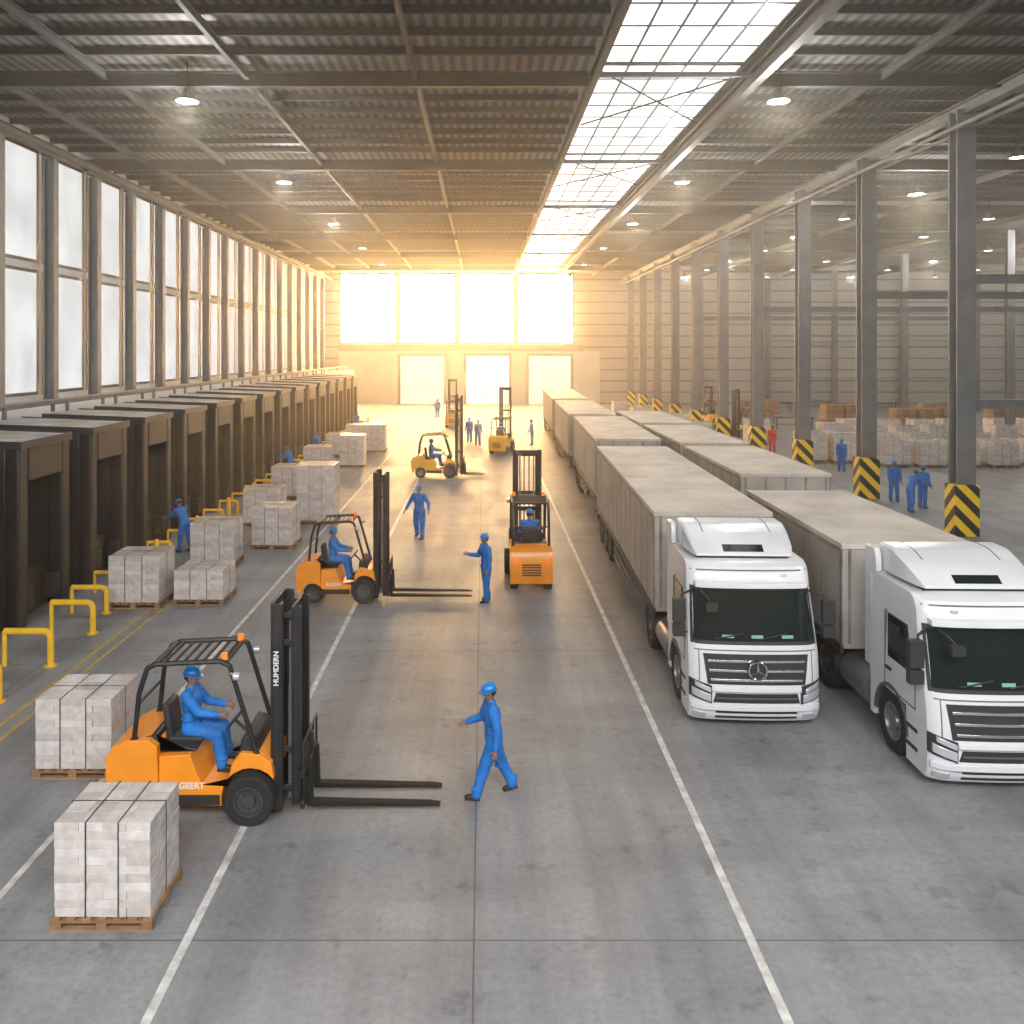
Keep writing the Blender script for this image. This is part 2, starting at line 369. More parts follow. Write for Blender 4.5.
part(cA,'shaft',bm,'column')
bm=NB(); box(bm,-.44,.44,-.34,.34,.0,1.8); part(cA,'hazard_wrap',bm,'hazard',.02)
for k in range(1,11):
    y=22.45+7.45*k
    if y<YB-.5: clone(cA,(XC,y,0))
for i,(z,x,w,h) in enumerate(((14.95,XC,.3,.45),(14.2,XC-.5,.14,.14),(14.45,XC+.6,.14,.14))):
    bm=NB()
    if i==0: beam_i(bm,(0,5,0),(0,YB-.2,0),w,h,.05)
    else: cyl(bm,(0,5,0),(0,YB-.2,0),.08,seg=8)
    single('crane_beam' if i==0 else 'service_pipe',bm,'steel',('long steel beam' if i==0 else 'long service pipe')+' running along the column row','beam' if i==0 else 'pipe',(x,0,z))
bm=NB(); beam_i(bm,(0,22,0),(0,YB-.2,0),.25,.3,.04); single('wall_rail',bm,'steel_dark','long steel rail above side windows','beam',(XL+.9,0,14.95))
bm=NB(); beam_i(bm,(.36,0,0),(20,0,0),.2,.32,.04); ct=single('tie_beam',bm,'steel','horizontal steel beam between hall columns','beam',(XC,29.9,9.),0,'aisle tie beams')
for y,z in ((37.35,8.9),(52.25,9.),(67.15,9.),(29.9,4.6)): clone(ct,(XC,y,z))
bm=NB()
for s in (-1,1): box(bm,-.25,.25,s*.17-.03,s*.17+.03,0,ZC-.9)
box(bm,-.03,.03,-.14,.14,0,ZC-.9)
ac=single('steel_column',bm,'column','plain grey steel column in side aisle','column',(37,44.8,0),0,'side aisle columns')
for x,y in ((37,59.7),(37,74.6),(37,89.5),(50,101.4),(58,101.4),(42,101.4),(34,101.4),(26,101.4),(52,74.6),(52,89.5)): clone(ac,(x,y,0))
for z in (3.2,7.6):
    bm=NB(); tube(bm,[(0,0,0),(24,0,0)],.07); single('service_pipe',bm,'steel','horizontal pipe along end wall','pipe',(34,YB-1.2 if z<5 else YB-1.0,z))
for dx,z in ((.0,4.65),(.5,4.8)):
    bm=NB(); cyl(bm,(0,12,0),(0,90,0),.06,seg=8)
    for k in range(20): box(bm,-.05,.05,14+k*3.9,14.1+k*3.9,4.355-z,0)
    single('service_pipe',bm,'steel','long grey pipe on dock ledge','pipe',(-15.+dx,0,z))
# pendant lamps
def area(name,loc,rot,sx,sy,e,col):
    l=bpy.data.lights.new(name,'AREA'); l.shape='RECTANGLE'; l.size=sx; l.size_y=sy; l.energy=e; l.color=col
    o=bpy.data.objects.new(name,l); o.location=loc; o.rotation_euler=rot; COL.objects.link(o); return o
plight=bpy.data.lights.new('lamp_light','POINT'); plight.energy=1150; plight.color=(1,.94,.85); plight.shadow_soft_size=.35
plight2=bpy.data.lights.new('lamp_light','POINT'); plight2.energy=900; plight2.color=(1,.95,.88); plight2.shadow_soft_size=.35
pl=thing('pendant_lamp','round metal high bay lamp hanging from roof, lit','lamp',(-9.5,27.3,14.6),0,'high bay lamps')
bm=NB(); lathe(bm,[(.05,.32),(.1,.3),(.16,.12),(.34,-.05),(.36,-.12),(.33,-.12),(.30,-.04),(.05,.05)],(0,0,0),'z',20); part(pl,'lamp_shade',bm,'steel',smooth=True)
bm=NB(); lathe(bm,[(0.001,-.09),(.29,-.09),(.29,-.06),(0.001,-.06)],(0,0,0),'z',20); part(pl,'bulb',bm,'lamp')
bm=NB(); cyl(bm,(0,0,.3),(0,0,1.2),.02,seg=6); part(pl,'cord',bm,'black')
def lampl(x,y,z,d):
    o=bpy.data.objects.new('lamp_light',d); o.location=(x,y,z-.55); COL.objects.link(o)
for y in (27.3,40.6,54,67,80,93):
    for x in (-9.5,9.5):
        if (x,y)!=(-9.5,27.3): clone(pl,(x,y,14.6))
        if y<60: lampl(x,y,14.6,plight2)
for j,y in enumerate((34,42,50,58,66,74,82,90)):
    for i,x in enumerate((21.5,30,39,48,57)):
        clone(pl,(x+random.uniform(-.3,.3),y,14.3))
        if j%2==1 and i in (0,2,4): lampl(x,y,14.3,plight)
# ------------------------------------------------------------------ dock shelters
ds=thing('dock_shelter','black boxy dock shelter with pale roof and open front','loading dock',(-10.7,20.8,0),0,'row of dock shelters')
D=1.15;HD=4.35
bm=NB(); box(bm,-3.2,-.35,-D,-D+.1,0,HD-.1); box(bm,-3.2,-.35,D-.1,D,0,HD-.1); box(bm,-3.2,-3.1,-D+.1,D-.1,0,HD-.1); part(ds,'side_walls',bm,'dockbody',.02)
bm=NB(); prism(bm,[(-3.2,HD+.0),(-3.2,HD+.12),(0.02,HD-.0),(.02,HD-.12)],'y',-D-.05,D+.05); part(ds,'roof',bm,'dockroof',.02)
bm=NB(); box(bm,-.35,0,-D-.04,-D+.34,.0,HD-.14); box(bm,-.35,0,D-.34,D+.04,.0,HD-.14); box(bm,-.35,.01,-D+.34,D-.34,HD-.95,HD-.14); part(ds,'curtain_pads',bm,'dockframe',.05)
bm=NB(); box(bm,.02,.06,-D-.07,D+.07,HD-.16,HD+.03); prism(bm,[(-3.2,HD-.06),(-3.2,HD+.15),(0.02,HD+.03),(.02,HD-.16)],'y',-D-.08,-D-.05); prism(bm,[(-3.2,HD-.06),(-3.2,HD+.15),(0.02,HD+.03),(.02,HD-.16)],'y',D+.05,D+.08); part(ds,'edge_trim',bm,'dockbody',.006)
bm=NB()
for i in range(6): box(bm,-1.1,-1.0,-D+.1,D-.1,1.0+i*.5,1.48+i*.5)
part(ds,'dock_door',bm,'dockdoor',.01)
bm=NB(); box(bm,-3.1,-.5,-D+.1,D-.1,0,1.0); part(ds,'dock_leveller',bm,'chassis',.02)
for s in (-1,1):
    bm=NB(); box(bm,-.34,-.02,s*.62-.14,s*.62+.14,.3,.9); part(ds,'dock_bumper',bm,'rubber',.03)
bm=NB()
for k in range(4): box(bm,-2.9+k*.75,-2.86+k*.75,-D-.03,-D,0,HD-.1)
part(ds,'side_ribs',bm,'greyplastic')
for k in range(-1,15):
    if k!=0: clone(ds,(-10.7,20.8+3.6*k,0))
bm=NB(); pts=[(0.,0,.0),(.0,0,.58),(-.04,0,.68),(-.14,0,.71),(-.95,0,.71)]; tube(bm,pts,.068)
cyl(bm,(0,0,0),(0,0,.02),.13,seg=12); cyl(bm,(-.95,0,0),(-.95,0,.71),.05)
yr=single('guard_rail',bm,'yellow','bent yellow tubular guard rail beside dock','guard rail',(-8.9,17.5,0),0,'yellow dock guard rails',smooth=True)
clone(yr,(-8.95,15.7,0)); clone(yr,(-8.95,19.5,0)); clone(yr,(-9.3,21.,0),scale=(.9,1,.9))
for k in range(0,14):
    clone(yr,(-9.7,22.8+3.6*k,0),scale=(.75,1,.75)); clone(yr,(-9.7,24.5+3.6*k,0),scale=(.75,1,.75))
bm=NB(); lathe(bm,[(.001,0),(.13,0),(.13,.02),(.08,.03),(.08,.78),(.06,.84),(.001,.86)],(0,0,0),'z',14)
bo=single('bollard',bm,'yellow','short yellow steel bollard in front of dock','bollard',(-9.75,25.4,0),0,'yellow dock bollards',smooth=True)
for k in range(1,14): clone(bo,(-9.75,25.4+3.6*k,0))
# ------------------------------------------------------------------ wheels
def wheel(parent,c,r,w,axis='x',rimm='rim',seg=30,nm='wheel'):
    e=NB(); h=w/2; ri=r*.58
    lathe(e,[(ri,-h*.9),(r*.93,-h),(r,-h*.72),(r,h*.72),(r*.93,h),(ri,h*.9)],(0,0,0),axis,seg)
    t=part(parent,nm,e,'rubber',smooth=True); t.location=c
    e=NB()
    for s in (-1,1):
        lathe(e,[(ri*1.02,s*h*.92),(ri*.92,s*h*.92),(ri*.86,s*h*.45),(ri*.5,s*h*.35),(ri*.42,s*h*.85),(.001,s*h*.9)],(0,0,0),axis,seg)
        for i in range(8):
            a=i*math.pi/4; u=ri*.66*math.cos(a); q=ri*.66*math.sin(a)
            p0={'x':(s*h*.35,u,q),'y':(u,s*h*.35,q)}[axis]; p1={'x':(s*h*.55,u,q),'y':(u,s*h*.55,q)}[axis]
            cyl(e,p0,p1,r*.045,seg=6)
    part(t,'rim',e,rimm,smooth=True); return t
# ------------------------------------------------------------------ forklift
def arch(cx,cz,r,a0,a1,n=8):
    return [(cx+r*math.cos(R(a0+(a1-a0)*i/n)),cz+r*math.sin(R(a0+(a1-a0)*i/n))) for i in range(n+1)]
def forklift(loc,rz,mh,label,paint='orange',forks=1.75,letter=0):
    t=thing('forklift',label,'forklift',loc,rz)
    bm=NB()
    pts=[(-1.28,.22),(-1.36,.50),(-1.36,.86),(-1.28,1.04),(-1.08,1.13),(-.78,1.14),(-.66,1.05),(-.64,.40)]+[p for p in arch(-.88,.22,.32,20,160) if p[0]>-1.25]
    prism(bm,pts,'y',-.54,.54); part(t,'counterweight',bm,paint,.05,seg=3)
    bm=NB()
    pts=[(-.64,.24),(-.64,.90),(-.22,.93),(-.12,.66),(-.05,.52),(.30,.50),(.36,.80),(.48,.95),(.72,.93),(.90,.82),(.94,.60)]+arch(.62,.34,.40,38,175,8)+[(.22,.22)]
    prism(bm,pts,'y',-.5,.5); part(t,'chassis',bm,paint,.02)
    for s in (-1,1):
        bm=NB(); box(bm,-.60,.20,min(s*.5,s*.515),max(s*.5,s*.515),.24,.38); part(t,'side_step',bm,'blackplastic',.006)
    bm=NB(); prism(bm,[(-.95,1.10),(-.72,1.16),(-.66,.93),(-.17,.935),(-.14,.96),(-.3,.99),(-.62,1.0)],'y',-.42,.42); part(t,'engine_hood',bm,'blackplastic',.02)
    bm=NB(); box(bm,-.62,-.12,-.24,.24,.97,1.05); part(t,'seat',bm,'blackplastic',.03,seg=3)
    bm=NB(); prism(bm,[(-.64,1.0),(-.54,1.0),(-.62,1.50),(-.72,1.50)],'y',-.22,.22); part(t,'backrest',bm,'blackplastic',.04,seg=3)
    bm=NB(); prism(bm,[(.40,.50),(.46,1.10),(.52,1.16),(.66,1.10),(.72,.88),(.70,.5)],'y',-.42,.42); part(t,'dashboard',bm,'blackplastic',.03)
    bm=NB(); cyl(bm,(.48,0,1.0),(.27,0,1.19),.025)
    d=V((-.21,0,.19)).normalized(); a=V((0,1,0)); b=d.cross(a); c=V((.26,0,1.2)); ring=[c+(a*math.cos(2*math.pi*i/18)+b*math.sin(2*math.pi*i/18))*.16 for i in range(18)]
    tube(bm,ring+[ring[0]],.014,6); cyl(bm,ring[0],ring[9],.01,seg=6); cyl(bm,ring[4],ring[13],.01,seg=6)
    part(t,'steering_wheel',bm,'blackplastic',smooth=True)
    bm=NB()
    for s in (-1,1):
        tube(bm,[(-1.0,s*.46,1.08),(-.93,s*.46,1.75),(-.82,s*.46,2.10),(-.70,s*.46,2.16),(.20,s*.46,2.20),(.32,s*.46,2.14),(.70,s*.46,.92)],.036,8)
        box(bm,-1.04,-.94,s*.46-.04,s*.46+.04,1.05,1.14)
    for i in range(8):
        x=-.74+i*.133; box(bm,x-.014,x+.014,-.45,.45,2.140+i*.003,2.175+i*.003)
    tube(bm,[(-.70,-.46,2.16),(-.70,.46,2.16)],.033,8); tube(bm,[(.26,-.46,2.18),(.26,.46,2.18)],.033,8)
    tube(bm,[(-.95,-.46,1.6),(-.95,.46,1.6)],.022,8)
    part(t,'overhead_guard',bm,'black',smooth=True)
    for s in (-1,1):
        bm=NB(); lathe(bm,[(.001,.0),(.045,0),(.05,.03),(.045,.09),(.001,.10)],(.23,s*.40,2.20),'z',12); part(t,'signal_lamp',bm,'amber',smooth=True,label='amber signal lamp')
        bm=NB(); cyl(bm,(.40,s*.53,2.02),(.48,s*.53,2.02),.055,seg=14); cyl(bm,(.34,s*.48,2.05),(.41,s*.53,2.02),.015,seg=6); part(t,'headlamp',bm,'lampglass',smooth=True)
        bm=NB(); box(bm,-1.385,-1.34,s*.40-.06,s*.40+.06,.76,.88); part(t,'tail_lamp',bm,'amber')
    bm=NB()
    for i in range(5): box(bm,-1.375,-1.33,-.24,.24,.45+i*.065,.48+i*.065)
    part(t,'radiator_grille',bm,'blackplastic')
    wheel(t,(-.88,-.44,.27),.27,.2,'y','rimdark'); wheel(t,(-.88,.44,.27),.27,.2,'y','rimdark')
    wheel(t,(.62,-.53,.34),.34,.22,'y','rimdark'); wheel(t,(.62,.53,.34),.34,.22,'y','rimdark')
    ox=-.13
    bm=NB()
    for s in (-1,1):
        box(bm,1.0+ox,1.03+ox,s*.35-.05,s*.35+.05,.10,mh); box(bm,1.13+ox,1.16+ox,s*.35-.05,s*.35+.05,.10,mh); box(bm,1.03+ox,1.13+ox,s*.39-.012,s*.39+.012,.10,mh)
    box(bm,.98+ox,1.03+ox,-.30,.30,mh-.12,mh); box(bm,.98+ox,1.03+ox,-.30,.30,mh*.5,mh*.5+.12); box(bm,1.02+ox,1.14+ox,-.30,.30,.1,.22)
    part(t,'outer_mast',bm,'black',.006)
    bm=NB()
    for s in (-1,1):
        box(bm,1.14,1.17,s*.28-.04,s*.28+.04,.14,mh-.06); box(bm,1.24,1.27,s*.28-.04,s*.28+.04,.14,mh-.06); box(bm,1.17,1.24,s*.30-.012,s*.30+.012,.14,mh-.06)
        for q in (.12,.3,.8,.93): box(bm,1.0,1.16,s*.325-.012,s*.325+.012,mh*q,mh*q+.08)
    box(bm,1.14,1.18,-.24,.24,mh-.2,mh-.06); box(bm,1.14,1.18,-.24,.24,mh*.62,mh*.62+.1)
    part(t,'inner_mast',bm,'black',.006)
    for s in (-1,1):
        bm=NB(); cyl(bm,(1.10,s*.19,.2),(1.10,s*.19,mh*.6),.03); cyl(bm,(1.10,s*.19,mh*.6),(1.10,s*.19,mh-.15),.02); part(t,'lift_cylinder',bm,'steel',smooth=True)
        bm=NB(); cyl(bm,(.62,s*.22,.60),(.90,s*.28,.76),.035); part(t,'tilt_cylinder',bm,'steel',smooth=True)
        bm=NB(); box(bm,1.19,1.205,s*.07-.015,s*.07+.015,.5,mh-.1); part(t,'lift_chain',bm,'chassis')
    bm=NB(); box(bm,1.30,1.36,-.50,.50,.18,.28); box(bm,1.30,1.36,-.50,.50,.60,.70)
    for s in (-1,1): box(bm,1.25,1.35,s*.2-.05,s*.2+.05,.15,.95)
    for y in (-.48,-.24,0,.24,.48): box(bm,1.32,1.35,y-.015,y+.015,.7,1.05)
    box(bm,1.32,1.35,-.495,.495,1.05,1.09)
    part(t,'carriage',bm,'black',.008)
    for s in (-1,1):
        bm=NB(); y=s*.25
        L=1.42+forks
        vs=[(1.36,.12),(1.36,.72),(1.41,.72),(1.43,.19),(L-.15,.15),(L,.13),(L,.12)]
        prism(bm,vs,'y',y-.065,y+.065); part(t,'fork',bm,'forkblack',.006)
    if letter:
        for s in (-1,1):
            me=text_mesh('BLGEERT',.12,.003,'paint_text'); o=part(t,'lettering',me,'',label='white lettering'); o.location=(-.25,s*.506,.50); o.rotation_euler=(R(90),0,0 if s<0 else R(180))
            if letter>1:
                me=text_mesh('HUMDERN',.10,.002,'paint_text'); o=part(t,'lettering',me,'',label='white lettering'); o.location=(1.08+ox,s*.404,mh*.70); o.rotation_euler=(R(90),R(-90),0) if s<0 else (R(90),R(90),R(180))
    return t
F1L=(-3.82,12.2,0); F2L=(-3.6,22.3,0); F3L=(1.3,24.1,0); F4L=(-2.3,43.7,0); F5L=(1.2,54,0)
forklift(F1L,0,2.97,'orange forklift with driver, forks lowered, beside pallet load',forks=1.8,letter=2)
f2=forklift(F2L,0,3.5,'orange forklift with driver facing walking worker',forks=2.35,letter=1); f2.scale=(.88,.95,.95)
f3=forklift(F3L,90,3.35,'orange forklift seen from its counterweight end, driver seated'); f3.scale=(1.06,)*3
forklift(F4L,0,4.2,'yellow-orange forklift with tall mast in the aisle','yellowp',1.0)
forklift(F5L,75,4.1,'yellow forklift with tall mast near the end wall','yellowp',1.0)
forklift((19.3,72,0),90,3.4,'yellow forklift parked beyond hazard striped columns','yellowp',1.0)
forklift((19.8,63,0),180,3.6,'yellow forklift parked beyond hazard striped columns','yellowp',1.0)
forklift((-2.6,72,0),90,4.0,'yellow forklift near the loading doors','yellowp',1.0)
# ------------------------------------------------------------------ trucks
W0=1.11
PROF=[(.16,.10),(.28,.02),(.6,.0),(1.0,.02),(1.30,.06),(1.46,.12),(2.34,.40),(2.42,.41),(2.56,.44),(2.68,.52),(2.74,.66)]
def yf(z):
    for (z0,a),(z1,b) in zip(PROF[:-1],PROF[1:]):
        if z<=z1: return a+(b-a)*max(0,(z-z0))/(z1-z0)
    return PROF[-1][1]
def hw(z): return W0-.05*max(0,(z-1.3)/1.5)
def surf(u,z,off=0): return (u*hw(z), yf(z)+.07*u*u+.13*abs(u)**12-off, z)
def patch(bm,u0,u1,z0,z1,off=.012,nu=10,nz=4,skew=0.,back=-.02,skewb=0.,rise=0.):
    A=[];B=[]
    for j in range(nz+1):
        z=z0+(z1-z0)*j/nz; ra=[];rb=[]
        for i in range(nu+1):
            k=skew*(j/nz)+skewb*(1-j/nz)
            a0=u0+k; a1=u1-k
            u=a0+(a1-a0)*i/nu; zz=z+rise*(i/nu)
            ra.append(bm.verts.new(surf(u,zz,off))); rb.append(bm.verts.new(surf(u,zz,back)))
        A.append(ra);B.append(rb)
    for j in range(nz):
        for i in range(nu):
            bm.faces.new((A[j][i],A[j][i+1],A[j+1][i+1],A[j+1][i])); bm.faces.new((B[j][i],B[j+1][i],B[j+1][i+1],B[j][i+1]))
    for i in range(nu):
        bm.faces.new((A[0][i],B[0][i],B[0][i+1],A[0][i+1])); bm.faces.new((A[nz][i],A[nz][i+1],B[nz][i+1],B[nz][i]))
    for j in range(nz):
        bm.faces.new((A[j][0],A[j+1][0],B[j+1][0],B[j][0])); bm.faces.new((A[j][nu],B[j][nu],B[j+1][nu],A[j+1][nu]))
def trailer_parts(root,y0,L,top,nm='trailer'):
    hwid=1.2; bot=1.05
    bm=NB(); box(bm,-hwid,hwid,y0,y0+L,bot,top-.03)
    tr=part(root,nm,bm,'trailer',.03)
    bm=NB(); box(bm,-hwid-.02,hwid+.02,y0-.03,y0+L+.03,top-.07,top+.02)
    for k in range(1,int(L/2.4)): box(bm,-hwid,hwid,y0+k*2.4,y0+k*2.4+.03,top+.02,top+.026)
    part(tr,'roof',bm,'trailer_roof',.02)
    bm=NB()
    n=int(L/.9)
    for s in (-1,1):
        for k in range(n+1):
            y=y0+.02+k*(L-.1)/n; box(bm,s*(hwid+.003)-.005,s*(hwid+.003)+.005,y,y+.02,bot+.1,top-.08)
        for ye in (y0,y0+L-.1): box(bm,s*(hwid+.006)-.008,s*(hwid+.006)+.008,ye,ye+.1,bot+.08,top-.07)
        box(bm,s*(hwid+.012)-.012,s*(hwid+.012)+.012,y0,y0+L,top-.14,top-.07)
    for k in range(5): x=-hwid+.1+k*.54; box(bm,x,x+.05,y0-.015,y0,bot+.1,top-.08)
    part(tr,'side_trim',bm,'trailer_rib')
    bm=NB()
    for s in (-1,1):
        box(bm,s*(hwid+.01)-.03,s*(hwid+.01)+.03,y0,y0+L,bot-.08,bot+.08)
        box(bm,s*.45-.06,s*.45+.06,y0+.2,y0+L-.1,.75,1.05)
    for k in range(int(L/1.6)): box(bm,-hwid+.02,hwid-.02,y0+.6+k*1.6,y0+.7+k*1.6,.95,1.05)
    box(bm,-hwid,hwid,y0+L-.1,y0+L+.02,.6,.75); box(bm,-.6,-.5,y0+L-.1,y0+L,.75,1.0); box(bm,.5,.6,y0+L-.1,y0+L,.75,1.0)
    part(tr,'underframe',bm,'chassis',.006)
    for s in (-1,1):
        bm=NB(); box(bm,min(0,s*1.18),max(0,s*1.18),y0+L,y0+L+.03,bot+.08,top-.1)
        for q in (.25,.95): cyl(bm,(s*q,y0+L+.05,bot+.12),(s*q,y0+L+.05,top-.15),.015,seg=6)
        part(tr,'rear_door',bm,'trailer',.01)
        if L>4:
            bm=NB(); box(bm,s*hwid-.03,s*hwid+.03,y0+L*.30,y0+L*.58,.72,.80); box(bm,s*hwid-.03,s*hwid+.03,y0+L*.30,y0+L*.58,.50,.58)
            for q in (.33,.44,.55): box(bm,s*hwid-.04,s*hwid+.0,y0+L*q,y0+L*q+.06,.50,.98)
            part(tr,'side_guard',bm,'steel',.006)
            bm=NB(); box(bm,s*.85-.06,s*.85+.06,y0+L*.26,y0+L*.26+.12,.06,1.0); box(bm,s*.85-.13,s*.85+.13,y0+L*.26-.08,y0+L*.26+.2,0,.06); part(tr,'landing_leg',bm,'steel',.006)
        ax=(1.1,2.3,3.5) if L>9 else (1.0,2.2)
        for a in ax: wheel(tr,(s*.97,y0+L-a,.48),.48,.42,'x','rimdark',24)
    return tr
def truck(loc,rz,L,top,label,emblem=True,ty=2.95):
    t=thing('truck',label,'truck',loc,rz)
    bm=NB(); us=[math.sin(i/12*math.pi/2) if i>=0 else -math.sin(-i/12*math.pi/2) for i in range(-12,13)]
    zs=[.16,.22,.28,.45,.6,.8,.98,1.0,1.15,1.30,1.46,1.6,1.8,2.0,2.34,2.42,2.56,2.62,2.68,2.72,2.74]
    rings=[]
    for z in zs:
        yb=.86 if z<1.0 else 2.15
        ring=[bm.verts.new(surf(u,z)) for u in us]+[bm.verts.new((hw(z),yb,z)),bm.verts.new((-hw(z),yb,z))]
        rings.append(ring)
    for A,B in zip(rings[:-1],rings[1:]):
        for i in range(len(A)):
            j=(i+1)%len(A); bm.faces.new((A[i],A[j],B[j],B[i]))
    bm.faces.new(rings[0][::-1]); bm.faces.new(rings[-1])
    cab=part(t,'cab',bm,'white',smooth=True)
    def cp(name,fn,m,bevel=0,smooth=False,label=None):
        b=NB(); fn(b); return part(cab,name,b,m,bevel,smooth,label)
    def f(b):
        rows=[(.80,2.80,2.84,.84),(.98,2.80,2.97,.90),(1.35,2.80,3.12,.94),(1.62,2.80,3.21,.96),(1.72,2.80,3.23,.96),(2.1,2.80,3.24,.96)]
        Rg=[]
        for (y,z0,z1,w) in rows: Rg.append([b.verts.new(p) for p in ((-w,y,z0),(w,y,z0),(w,y,z1-.03),(w-.04,y,z1),(-w+.04,y,z1),(-w,y,z1-.03))])
        for A,B in zip(Rg[:-1],Rg[1:]):
            for i in range(6): b.faces.new((A[i],A[(i+1)%6],B[(i+1)%6],B[i]))
        b.faces.new(Rg[0][::-1]); b.faces.new(Rg[-1])
    cp('roof_deflector',f,'white',.006)
    cp('deflector_gap_shade',lambda b:box(b,-.82,.82,.92,2.05,2.735,2.80),'blackplastic')  # black box stands in for the dark gap beneath the deflector
    cp('roof_hatch',lambda b:prism(b,[(.84,2.872),(.97,2.975),(.99,2.96),(.87,2.85)],'x',-.36,.36),'glass')
    for s in (-1,1):
        cp('side_deflector',lambda b:prism(b,[(1.98,2.76),(2.0,3.02),(2.08,3.14),(2.44,3.14),(2.44,1.1),(2.17,1.1),(2.17,2.70)],'x',s*1.03-.05,s*1.03+.05),'white',.015)
        cp('deflector_seam',lambda b:prism(b,[(1.35,3.124),(1.62,3.214),(1.72,3.234),(2.1,3.244),(2.1,3.238),(1.72,3.226),(1.62,3.20),(1.35,3.11)],'x',s*.62-.01,s*.62+.01),'greyplastic')
    cp('roof_seam',lambda b:patch(b,-.95,.95,2.615,2.635,.006,16,1),'greyplastic')
    cp('windscreen_surround',lambda b:patch(b,-.97,.97,1.44,2.36,.006,24,6,skew=.01),'blackplastic',smooth=True)
    cp('windscreen',lambda b:patch(b,-.93,.93,1.50,2.30,.016,24,6,skew=.02),'glass',smooth=True)
    cp('sun_visor',lambda b:patch(b,-.90,.90,2.36,2.45,.14,20,2),'white',.01)
    for u0 in (-.6,.5): cp('marker_lamp',lambda b:patch(b,u0,u0+.1,2.53,2.57,.02,3,1),'lampglass')
    cp('grille',lambda b:patch(b,-.74,.74,.80,1.30,.012,16,4,skew=-.06),'blackplastic')
    for k in range(3):
        z=.86+k*.155
        cp('grille_slat',lambda b:patch(b,-.70-.02*k,.70+.02*k,z,z+.040,.036,16,1),'chrome',.004)
    cp('hood_seam',lambda b:patch(b,-.93,.93,1.345,1.362,.008,16,1),'greyplastic')
    for s in (-1,1):
        cp('corner_seam',lambda b:patch(b,s*.86-.006,s*.86+.006,.80,1.36,.008,1,6),'greyplastic')
    cp('bumper_intake',lambda b:patch(b,-.66,.66,.49,.65,.012,12,1,skew=.04),'blackplastic')
    cp('lower_grille',lambda b:patch(b,-.62,.62,.21,.34,.012,12,1),'blackplastic')
    cp('intake_slat',lambda b:patch(b,-.62,.62,.56,.585,.03,12,1),'greyplastic')
    cp('bumper',lambda b:patch(b,-.985,.985,.36,.46,.05,20,1),'white',.01)
    cp('bumper_trim',lambda b:patch(b,-.68,.68,.68,.77,.04,20,1),'white',.01)
    for s in (-1,1):
        a,c=(.69,.98) if s>0 else (-.98,-.69)
        rs=.10*s; e=(0 if s>0 else .10)
        cp('headlamp_surround',lambda b:patch(b,a-.02,c+.012,.47+e,.77+e,.022,6,3,rise=rs),'blackplastic',.004)
        cp('headlamp',lambda b:patch(b,a+.01,c-.005,.50+e,.63+e,.045,6,2,rise=rs),'lampglass',.008)
        cp('indicator_lamp',lambda b:patch(b,a+.05,c-.005,.66+e,.74+e,.045,6,2,rise=rs),'lampglass',.008)
        cp('fog_lamp',lambda b:patch(b,a+.02,c-.08,.22,.31,.03,4,1),'lampglass',.005)
        x=s*(W0+.005)
        cp('side_window',lambda b:prism(b,[(.68,1.52),(1.50,1.52),(1.50,2.22),(.88,2.22)],'x',min(s*1.04,s*(W0-.004)),max(s*1.04,s*(W0-.004))),'glass')
        def f(b):
            for (y0,y1,z0,z1) in ((.56,.575,1.02,1.5),(1.58,1.595,1.02,2.25),(.56,1.595,1.02,1.035)):
                box(b,min(s*1.06,x+s*.004),max(s*1.06,x+s*.004),y0,y1,z0,z1)
        cp('door_seam',f,'greyplastic')
        cp('door_handle',lambda b:box(b,min(x,x+s*.03),max(x,x+s*.03),1.34,1.52,1.32,1.37),'blackplastic',.008)
        for z in (.40,.68): cp('step',lambda b:box(b,min(s*.95,s*(W0+.01)),max(s*.95,s*(W0+.01)),.50,.88,z,z+.06),'blackplastic',.008)
        def f(b):
            tube(b,[(s*1.0,.46,2.3),(s*1.22,.26,2.26),(s*1.27,.24,1.66),(s*1.08,.4,1.56)],.02,8)
            box(b,min(s*1.17,s*1.38),max(s*1.17,s*1.38),.16,.30,1.80,2.20); box(b,min(s*1.17,s*1.38),max(s*1.17,s*1.38),.16,.30,1.56,1.76)
        cp('wing_mirror',f,'blackplastic',.03)
        def f(b):
            pts=arch(1.38,.50,.60,0,180,12)+arch(1.38,.50,.54,180,0,12); prism(b,pts,'x',min(s*.87,s*(W0+.01)),max(s*.87,s*(W0+.01)))
        cp('wheel_arch',f,'greyplastic')
        def f(b):
            prism(b,[(1.98,.36),(1.98,.62),(1.86,.90),(1.62,1.02),(2.15,1.02),(2.15,.36)],'x',min(s*.95,s*W0),max(s*.95,s*W0))
        cp('side_skirt',f,'white',.015)
    def f2(b):
        tube(b,[(-.92,.55,2.35),(-.84,.14,2.28),(-.76,.05,2.18)],.016,6); box(b,-.86,-.66,-.02,.08,2.04,2.18)
    cp('front_mirror',f2,'blackplastic',.02)
    for x0 in (-.75,.05):
        def f(b):
            p=[V(surf((x0+q*.55)/1.2,1.53+q*.10,.035)) for q in (0,.5,1)]; tube(b,p,.012,6)
        cp('wiper',f,'blackplastic')
    for u0 in (-.5,-.05,.42): cp('dashboard_paper',lambda b:patch(b,u0,u0+.18,1.55,1.60,.020,2,1),'teal')
